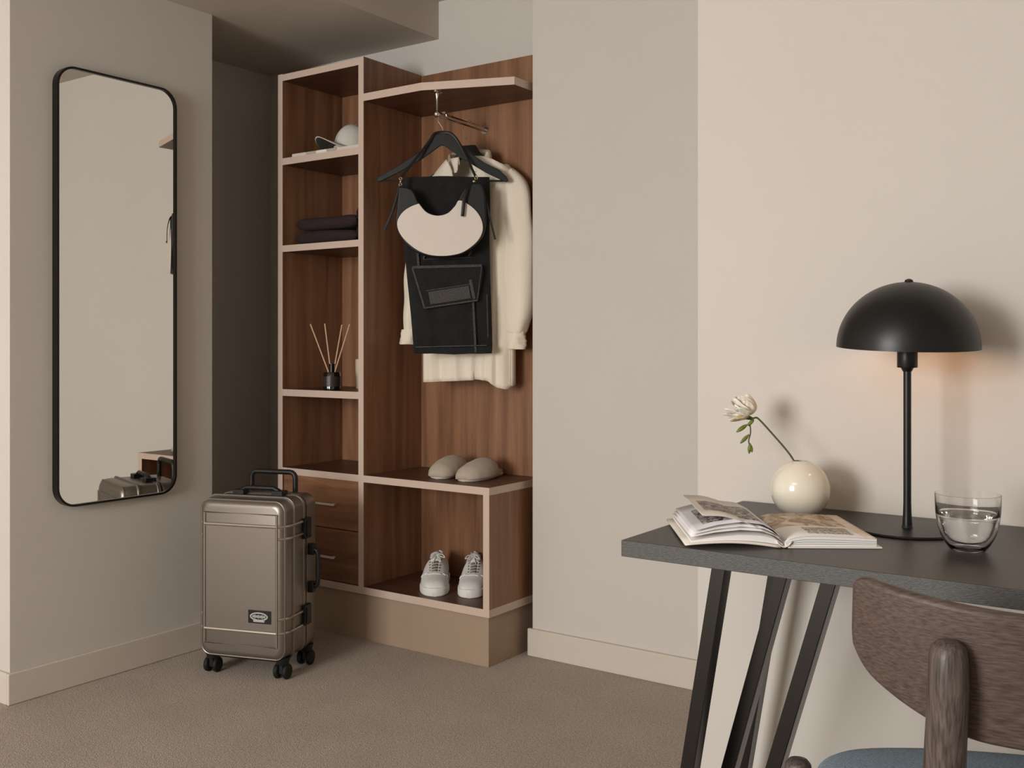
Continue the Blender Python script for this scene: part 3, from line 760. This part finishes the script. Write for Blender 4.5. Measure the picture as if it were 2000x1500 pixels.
# ------------------------------------------------------------------ sneakers
def make_sneaker(label, loc, rz, mirror=1):
    t = thing('sneaker', label, 'shoe', loc, rz, 'pair of sneakers in the bench')
    L = .265
    def hw(u): return interp(u, [0, .02, .07, .16, .3, .45, .6, .8, .94, .99, 1], [.006, .022, .036, .045, .050, .046, .040, .038, .035, .022, .006])
    def shf(u): return mirror * .007 * sin(pi * min(1, u * 1.1))
    rs = []
    for i in range(33):
        u = i / 32; w = hw(u) + .0035
        rs.append([(x + shf(u), -.004 + u * (L + .007), z) for x, z in rrect(w, .0145, .006, 3, 0, .0150)])
    obj('sole', MB().rings(rs), M['shoe_sole'], t, smooth=50)

    def top(u): return interp(u, [0, .03, .1, .2, .3, .45, .58, .66, .8, .92, 1], [.0235, .040, .052, .060, .070, .090, .108, .108, .098, .110, .106])
    rs = []; n = 22
    for i in range(29):
        u = i / 28; w = hw(u); y = u * L; h = top(u); op = interp(u, [0, .52, .62, 1], [0, 0, 1, 1])
        ring = []
        for j in range(n + 1):
            a = pi * j / n; ex = interp(u, [0, .3, .6, 1], [.75, .6, .45, .5])
            c_ = cos(a); sg = 1 if c_ > 0 else -1
            ww = w * (1 - .34 * op * sin(a) ** 1.5)
            ring.append((sg * abs(c_) ** (.8 + .3 * ex) * ww + shf(u), y, .022 + (h - .022) * sin(a) ** ex))
        rs.append(ring)
    # upper as open vault in front, collar opening behind
    up = MB(); vs = [p for r_ in rs for p in r_]; fs = []
    for i in range(28):
        for j in range(n):
            if i >= 16 and 8 <= j < 14: continue
            a = i * (n + 1) + j; fs.append((a, a + 1, a + n + 2, a + n + 1))
    up.add(vs, fs)
    obj('upper', up, M['shoe'], t, smooth=180)
    # padded collar rim
    rim = [rs[i][8] for i in range(16, 29)] + [rs[28][j] for j in range(9, 14)] + [rs[i][14] for i in range(28, 15, -1)] + [rs[16][j] for j in range(13, 8, -1)]
    obj('collar', MB().tube(rim, .0042, 8, closed=True), M['shoe'], t)
    obj('lining', MB().prismz([(p[0] * .9, p[1]) for p in rim[::2]], .040, .044), M['shoe_dark'], t, smooth=0)
    # toe cap stitching seam
    seam = [(rs[7][j][0] * 1.02, rs[7][j][1] - .030 * (1 - abs(2 * j / n - 1)) + .012, rs[6][j][2] + .002) for j in range(3, n - 2)]
    seam = []
    for j in range(2, n - 1):
        k = 7 + round(3.0 * abs(2 * j / n - 1) ** 1.5); p = rs[k][j]; seam.append((p[0], p[1], p[2] + .0012))
    obj('toe_seam', MB().tube(seam, .0019, 6), M['shoe'], t)
    # tongue and laces
    tg = MB().grid(lambda u, v: ((u - .5) * .040 + shf(.55), L * (.50 + .16 * v), .099 + .022 * v - .010 * (2 * u - 1) ** 2), 8, 8)
    obj('tongue', tg, M['shoe'], t, smooth=180, solid=.005)
    lc = MB(); ey = MB()
    for q in range(5):
        u = .32 + .052 * q; z = top(u) + .0025; y = u * L; xo = .016 + .001 * q
        x0, x1 = -xo + shf(u), xo + shf(u)
        lc.tube([(x0, y, z - .004), (x0 * .5 + shf(u) * .5, y + .003, z), (shf(u), y + .006, z + .0015), (x1 * .5 + shf(u) * .5, y + .009, z + .0015), (x1, y + .012, z - .001)], 0, flat=(.0075, .0026, (0, 0, 1)))
        for x in (x0, x1): ey.sphere((x, y, z - .003), .0028, n=8)
    bw = .58; zb = top(bw) + .006
    for sx in (-1, 1):
        lc.tube(smoothpath([(shf(bw), bw * L, zb), (sx * .016, bw * L - .008, zb + .004), (sx * .026, bw * L - .016, zb - .006), (sx * .014, bw * L - .012, zb - .004), (shf(bw), bw * L, zb)], 4), .0018, 6)
        lc.tube(smoothpath([(shf(bw), bw * L, zb), (sx * .008, bw * L - .018, zb - .008), (sx * .014, bw * L - .034, zb - .020)], 4), .0018, 6)
    obj('lace', lc, M['lace'], t); e_ = obj('eyelet', ey, M['eyelet'], t); e_['kind'] = 'stuff'
    obj('throat', MB().grid(lambda u, v: ((u - .5) * .022 + shf(.42), L * (.30 + .26 * v), top(.30 + .26 * v) + .0018 - .0025 * (2 * u - 1) ** 2), 4, 12), M['shoe_dark'], t, smooth=180, solid=.001)
    return t


make_sneaker('white lace-up sneaker at the left inside the bench', (-2.273, 2.770, .195), radians(35), -1)
make_sneaker('white lace-up sneaker at the right inside the bench, beside the end panel', (-2.160, 2.822, .195), radians(33), 1)

# ------------------------------------------------------------------ desk
dk = thing('desk', 'black desk with a thick top and slanting square metal legs', 'desk', (-.836, 1.510, 0))
DX, DY = -.836, 1.510
tb = MB().box(0, 2.1, 0, .522, .7225, .75)
tb.m = [1, 0, 1, 1, 1, 1]
obj('desktop', tb, [M['desk'], M['desk_edge_lit']], dk, smooth=30, bevel=.0012, seg=2)
legs = [((-.676, 1.560), (-.795, 1.560)), ((-.716, 1.950), (-.8365, 1.950)), ((-.603, 1.66), (-.800, 1.66)), ((-.497, 1.560), (-.7055, 1.560)),
        ((.98, 1.56), (1.12, 1.56)), ((1.0, 1.95), (1.14, 1.95))]
for (xt, yt), (xb, yb) in legs:
    h = .0150; hx = .0120; lb = MB(); X0, Y0 = xb - DX, yb - DY; X1, Y1 = xt - DX, yt - DY
    vs = [(X0 + sx * hx, Y0 + sy * h, 0) for sx, sy in ((-1, -1), (1, -1), (1, 1), (-1, 1))] + [(X1 + sx * hx, Y1 + sy * h, .7225) for sx, sy in ((-1, -1), (1, -1), (1, 1), (-1, 1))]
    lb.add(vs, [(3, 2, 1, 0), (4, 5, 6, 7)] + [(i, (i + 1) % 4, (i + 1) % 4 + 4, i + 4) for i in range(4)])
    obj('leg', lb, M['leg_metal'], dk, smooth=30, bevel=.0015)


# ------------------------------------------------------------------ open book
bk = thing('open_book', 'open picture book with a half-turned page lying on the left end of the desk', 'book', (-.588, 1.600, .75), radians(33.6))
BW, BD = .150, .228
Pm = [print_mat('print_right', [(.0, .86, .42, 1.0, (150, 120, 88), (226, 212, 190), 6), (.30, .80, .10, .36, (110, 100, 92), (216, 206, 192), 26), (.86, 1, .0, 1., (224, 208, 186), (238, 226, 210), 3)]),
      print_mat('print_left', [(.16, .86, .14, .74, (60, 52, 50), (190, 184, 180), 16)], (222, 220, 224)),
      print_mat('print_turned', [(.20, .80, .24, .70, (84, 74, 72), (170, 160, 154), 12)], (226, 218, 208))]
cvr = MB(); cvr.box(.006, BW + .006, -.004, BD + .004, .0004, .0030)
obj('cover', cvr, M['cover'], bk, bevel=.0008)
# left cover rises a little from the spine
lc_ = MB().grid(lambda u, v: (-.006 - (BW + .003) * u, -.004 + (BD + .008) * v, .0018 + .010 * sin(pi * min(u * .8, 1)) * (1 - u * .4)), 16, 4)
obj('cover', lc_, M['cover'], bk, smooth=180, solid=.0026)
obj('spine', MB().grid(lambda u, v: (-.012 + .024 * u, -.004 + (BD + .008) * v, .0022 + .009 * (2 * u - 1) ** 2), 10, 3), M['cover'], bk, smooth=180, solid=.0018)


def curve_r(x): return interp(x, [0, .010, .03, .06, .10, BW], [.006, .014, .0185, .0190, .0175, .0150])


def curve_l(x): return interp(x, [0, .012, .035, .07, .11, BW], [.008, .022, .032, .034, .028, .017])


nx = 24
rb = MB(); rs = []
for i in range(nx + 1):
    x = .002 + (BW - .004) * i / nx; z = curve_r(x)
    rs.append([(x, .0, .0032), (x, 0, z), (x, BD - .004, z), (x, BD - .004, .0032)])
rb.rings(rs); obj('page_block', rb, M['paper'], bk, smooth=30)
for k, (f0, f1) in enumerate(((.2, .24), (.42, .46), (.66, .70))):  # grey strips painted as the shade between page layers
    g = MB(); rs = []
    for i in range(nx + 1):
        x = .004 + (BW - .005) * i / nx; a = .0032 + (curve_r(x) - .0032) * f0; c_ = .0032 + (curve_r(x) - .0032) * f1
        rs.append([(x, -.0006, a), (x, -.0006, c_), (x, .0, c_), (x, .0, a)])
    g.rings(rs); obj('page_gap_shade', g, mat('page_shadow_%d' % k, (150, 146, 146), .8), bk, smooth=0)
obj('page', MB().grid(lambda u, v: (.003 + (BW - .004) * u, (BD - .004) * v, curve_r(.003 + (BW - .004) * u) + .0005), 24, 4), Pm[0], bk, smooth=180, solid=.0003, off=1, label='right-hand page printed with a warm landscape photograph')
rs = []
lb_ = MB()
for i in range(nx + 1):
    x = .002 + (BW - .004) * i / nx; z = curve_l(x) * .62; z0 = .0045 + .010 * sin(pi * min(x / BW * .8, 1)) * (1 - x / BW * .4)
    rs.append([(-x, .0, z0), (-x, BD - .004, z0), (-x, BD - .004, max(z, z0 + .002)), (-x, 0, max(z, z0 + .002))])
lb_.rings(rs); obj('page_block', lb_, M['paper'], bk, smooth=30)
for q, (k, lift, wfac, mt) in enumerate(((.78, .002, 1.0, M['paper']), (.92, .004, .985, M['paper']), (1.10, .006, .97, Pm[1]))):
    obj('page', MB().grid(lambda u, v: (-(.003 + (BW * wfac - .004) * u), (BD - .004) * v, curve_l(.003 + (BW - .004) * u) * k + lift * u + .002), 24, 4), mt, bk, smooth=180, solid=.0005, off=1)
obj('turned_page', MB().grid(lambda u, v: (-(.002 + .128 * sin(u * 1.35) / sin(1.35)), (BD - .004) * v, .014 + .037 * sin(pi / 2 * min(1, 1.45 * u)) + .001 * u), 24, 4), Pm[2], bk, smooth=180, solid=.0005, off=1, label='page lifted in mid turn with a photograph')

# ------------------------------------------------------------------ vase and freesia
vs_ = thing('bud_vase', 'round glossy ivory bud vase behind the open book', 'vase', (-.671, 1.913, .75))
pr = [(0, .0005), (.030, .0005)] + [(.0555 * cos(a), .0515 + .0555 * sin(a)) for a in [radians(-60 + 7.2 * i) for i in range(20)]] + [(.0175, .1040), (.0165, .1050), (.0145, .1045), (.0150, .101)] + \
     [(.052 * cos(a), .0515 + .052 * sin(a)) for a in [radians(72 - 7.5 * i) for i in range(18)]] + [(0, .006)]
obj('vase_body', MB().lathe(pr, 56), M['vase'], vs_, smooth=60)
fw = thing('freesia_stem', 'single white freesia stem leaning left out of the round vase', 'flower', (-.671, 1.913, .75))
FB = Vector((-.671, 1.913, .75))


def rel(*p): return [Vector(q) - FB for q in p]


obj('stem', MB().tube(smoothpath(rel((-.650, 1.915, .770), (-.668, 1.913, .830), (-.681, 1.912, .852), (-.695, 1.911, .872), (-.724, 1.911, .903), (-.752, 1.911, .931), (-.760, 1.908, .934), (-.766, 1.905, .928), (-.770, 1.902, .918)), 5), .0019, 8), M['stem'], fw)
obj('spikelet', MB().tube(smoothpath(rel((-.768, 1.904, .922), (-.766, 1.902, .905), (-.769, 1.900, .890), (-.767, 1.900, .880)), 4), .0014, 7), M['stem'], fw)


def blade(base, d, L, w, m, curl=.3, name='petal', thick=.0004, open_=1.):
    """pointed oval petal from base along d"""
    d = Vector(d).normalized(); up = Vector((0, 0, 1)) if abs(d.z) < .9 else Vector((0, 1, 0))
    s_ = d.cross(up).normalized(); n_ = s_.cross(d)

    def f(u, v):
        x = (u - .5) * 2; ww = w * (sin(pi * min(1, (.08 + .92 * v) ** .8)) ** .7) if v < 1 else .0004
        return tuple(Vector(base) + d * L * v + s_ * x * ww + n_ * (curl * L * v * v + .35 * ww * x * x * open_ + .0015 * sin(7 * x + 9 * v)))
    return obj(name, MB().grid(f, 8, 10), m, fw, smooth=180, solid=thick)


rnd = random.Random(5)
ctr = Vector((-.772, 1.902, .936)) - FB
CR = Vector((.8185, .5735, 0)); CF = Vector((-.5735, .8185, 0)); UP = Vector((0, 0, 1))
# directions in (left, up, toward camera)
for i, (l, u, t, L, w, cu) in enumerate(((1, .15, .1, .046, .013, .15), (.95, -.25, .35, .040, .012, .1), (.8, .75, .2, .046, .014, .1), (.35, 1, .25, .047, .015, -.1), (.05, 1, -.2, .044, .014, .1),
                                        (.7, .35, .7, .040, .013, .1), (.75, .45, -.6, .042, .013, .2), (.55, .8, -.5, .044, .014, .1), (1, -.05, -.35, .044, .013, .1), (.25, .85, .6, .036, .012, .1), (.85, .3, .35, .034, .010, .3))):
    d = -CR * l + UP * u - CF * t
    blade(ctr + d.normalized() * .004, d, L * .96, w * 1.3, M['petal'], cu * 1.3)
for (l, u, t, L, w) in ((.9, .1, .25, .026, .008), (.7, .7, .1, .026, .008), (1, -.28, .0, .034, .008)):
    d = -CR * l + UP * u - CF * t
    blade(ctr - CR * 0 + Vector((0, 0, -.003)), d, L, w, M['petal_base'], .1, 'petal_throat')
obj('calyx', MB().tube([tuple(ctr + CR * .010 - UP * .004), tuple(ctr - CR * .004)], [.0028, .0055], 10), M['stem'], fw)


def bud(a, b_, r):
    a, b_ = Vector(a) - FB, Vector(b_) - FB; P = [a.lerp(b_, t) for t in [i / 9 for i in range(10)]]
    obj('bud', MB().tube(P, [r * max(.12, sin(pi * (.06 + .9 * i / 9)) ** .8) for i in range(10)], 10), M['bud'], fw)


bud((-.772, 1.901, .921), (-.790, 1.889, .906), .0042)
bud((-.768, 1.900, .902), (-.783, 1.892, .884), .0037)
bud((-.767, 1.900, .884), (-.763, 1.903, .867), .0036)
bud((-.766, 1.900, .885), (-.768, 1.899, .864), .0036)
bud((-.760, 1.905, .930), (-.772, 1.90, .919), .0034)

# ------------------------------------------------------------------ table lamp
lp = thing('table_lamp', 'black mushroom table lamp with a domed metal shade on the desk', 'lamp', (-.465, 1.873, .75))
obj('base', MB().lathe([(0, .0005), (.089, .0005), (.0895, .002), (.088, .0045), (.060, .0058), (.010, .0062), (.0085, .010), (.0075, .012), (0, .012)], 56), M['black_metal'], lp)
obj('pole', MB().lathe([(0, .008), (.0085, .008), (.0072, .03), (.0066, .05), (.0066, .283), (0, .283)], 24), M['black_metal'], lp)
obj('socket', MB().lathe([(0, .280), (.0075, .280), (.0110, .2865), (.0165, .2868), (.0172, .288), (.0172, .318), (.014, .326), (0, .326)], 32), M['black_metal'], lp)
sd = [(.1195 * cos(a), .322 + .1155 * sin(a)) for a in [radians(90 * i / 22) for i in range(23)]]
sdi = [(.1180 * cos(a), .322 + .1140 * sin(a)) for a in [radians(90 - 90 * i / 22) for i in range(23)]]
shd = MB().lathe(sd[:-1] + [(.0002, .4375)] + [(.0002, .436)] + sdi[1:], 72, closed=True)
tilt = Matrix.Translation((0, 0, .322)) @ Matrix.Rotation(radians(3.6), 4, Vector((.8185, .5735, 0))) @ Matrix.Translation((0, 0, -.322))   # the shade hangs slightly tipped towards the room
shd.v = [tuple(tilt @ Vector(p)) for p in shd.v]
obj('shade', shd, M['black_metal'], lp, smooth=60)
fin = MB().lathe([(0, .436), (.008, .436), (.0065, .4405), (.003, .4425), (0, .443)], 20); fin.v = [tuple(tilt @ Vector(p)) for p in fin.v]
obj('finial', fin, M['black_metal'], lp)
obj('bulb', MB().sphere((0, 0, 0.350), .026, .026, .026, n=20), M['bulb'], lp, label='small warm glowing bulb')

# ------------------------------------------------------------------ tumbler of water
tg_ = thing('water_glass', 'clear tumbler half full of water at the right of the desk', 'glass', (-.342, 1.750, .75))
outer = [(0, .0006), (.0235, .0006), (.0270, .002), (.0335, .011), (.0405, .024), (.0455, .040), (.0478, .056), (.0488, .074), (.0492, .0900)]
inner = [(.0480, .0902), (.0474, .074), (.0455, .060), (.0405, .050), (.0375, .040), (.0345, .028), (.0275, .018), (.0160, .0130), (0, .0120)]
cav = [(.0450, .0570), (.0440, .040), (.0390, .0255), (.0320, .0125), (.0240, .0045), (0, .0030), (0, .0105), (.0168, .0115), (.0287, .0168), (.0359, .0277), (.0389, .0397), (.0419, .0497), (.0446, .0565)]
tm = MB().lathe([(r_, z_) for r_, z_ in outer] + inner, 64); nf = len(tm.f); tm.lathe(cav, 64, closed=True)
to = obj('tumbler', tm, M['glass'], tg_, smooth=50)
bm = bmesh.new(); bm.from_mesh(to.data); bm.faces.ensure_lookup_table()
bmesh.ops.reverse_faces(bm, faces=bm.faces[nf:]); bm.to_mesh(to.data); bm.free()   # hollow between the double walls
wl = .0545
obj('water', MB().lathe([(0, .0122), (.0158, .0132), (.0273, .0182), (.0343, .0282), (.0373, .0402), (.0403, .0502), (.0425, wl), (0, wl)], 64), M['water'], tg_, smooth=50)

# ------------------------------------------------------------------ chair
TH = .422
ch = thing('desk_chair', 'dark oak chair with a wide curved backrest and blue-grey upholstered seat', 'chair', (-.120, 1.235, 0), TH)
Rb, RK, ZT, HB, WB = .303, .193, .784, .159, .262


def back_pt(a, zz, off=0):
    l = (Rb + off) * sin(a); f = Rb - (Rb + off) * cos(a); F = f * cos(RK) + (-zz) * sin(RK); U = f * sin(RK) + zz * cos(RK)
    return (l, F, ZT + U)


TB = .016
amax = WB / Rb
def outline(t):
    """t in 0..1 across the width -> (top offset, bottom) drop from the top line"""
    e = min(t, 1 - t) * 2 * WB   # distance from the end
    rt = .022
    topd = rt - sqrt(max(0, rt * rt - (rt - e) ** 2)) if e < rt else 0
    bot = HB * (1 - .34 * max(0, 1 - e / .17) ** 1.7)
    rb2 = .040
    if e < rb2: bot = bot - (rb2 - sqrt(max(0, rb2 * rb2 - (rb2 - e) ** 2)))
    return topd, max(bot, topd + .002)


rs = []
NT = 80
for i in range(NT + 1):
    t = .5 - .5 * cos(pi * i / NT); a = -amax + 2 * amax * t; tp_, bt = outline(t); ring = []
    hh = (bt - tp_) / 2; mid = -(tp_ + bt) / 2; edge = min(1, min(t, 1 - t) * 2 * WB / .010 + .25)
    for x, z in rrect(TB / 2 * edge, hh, min(.0075 * edge, hh * .98), 5):
        ring.append(back_pt(a, mid + z, x - TB / 2))
    rs.append(ring)
obj('backrest', MB().rings(rs), M['chair_wood'], ch, smooth=50, label='wide curved dark-stained wooden backrest')
ap = .136 / Rb
for sx in (-1, 1):
    x0, y0, z0 = back_pt(sx * ap, -.055, .011)
    # straight round post, slightly raked, rooted behind the backrest and standing on the floor
    P = [(x0, y0 - .004, z0 + .018), (x0 * 1.0, y0 - .004, z0 + .0165), (x0, y0 - .004, z0 + .010), (x0, y0 - .004, z0), (x0 * 1.0, y0 - .005, z0 - .03), (x0 * 1.01, y0 + .01, .60), (x0 * 1.04, y0 + .028, .44), (x0 * 1.12, y0 - .01, .20), (x0 * 1.22, y0 - .055, 0)]
    obj('rear_leg', MB().tube(P, [.004, .012, .0185, .0205, .0215, .0225, .022, .019, .014], 24), M['post_wood'], ch, smooth=60)
FL, FF, SZ = .264, .419, .467
for sx in (-1, 1):
    P = [(sx * FL, FF, SZ - .012), (sx * FL, FF, SZ - .014), (sx * FL, FF, SZ - .020), (sx * FL, FF, SZ - .032), (sx * FL * 1.01, FF + .005, .20), (sx * FL * 1.03, FF + .015, 0)]
    obj('front_leg', MB().tube(P, [.005, .014, .019, .0205, .018, .014], 20), M['post_wood'], ch, smooth=60)
seat = [(-.205, .045), (-.245, .10), (-.258, .22), (-.262, .34), (-.240, .42), (-.190, .465), (-.09, .488), (0, .492), (.09, .488), (.190, .465), (.240, .42), (.262, .34), (.258, .22), (.245, .10), (.205, .045), (.10, .03), (-.10, .03)]
sp_ = smoothpath([(x, y, 0) for x, y in seat + seat[:1]], 4)[:-1]
cx_, cy_ = 0, .26
rs = []
for k, z in ((.90, -.034), (.975, -.032), (1.0, -.022), (1.0, -.010), (.985, -.002), (.95, .004), (.88, .008), (.7, .0115), (.4, .014), (.1, .015)):
    rs.append([(cx_ + (p.x - cx_) * k * .96, cy_ + (p.y - cy_) * k * .96, SZ - .006 + z) for p in sp_])
obj('seat', MB().rings(rs), M['seat_cloth'], ch, smooth=60, label='blue-grey woollen upholstered seat')
fr_ = MB()
fr_.box(-.245, .245, .39, .412, SZ - .085, SZ - .040); fr_.box(-.20, .20, .05, .07, SZ - .085, SZ - .040)
fr_.box(-.245, -.223, .05, .41, SZ - .085, SZ - .040); fr_.box(.223, .245, .05, .41, SZ - .085, SZ - .040)
obj('seat_frame', fr_, M['post_wood'], ch, bevel=.004)
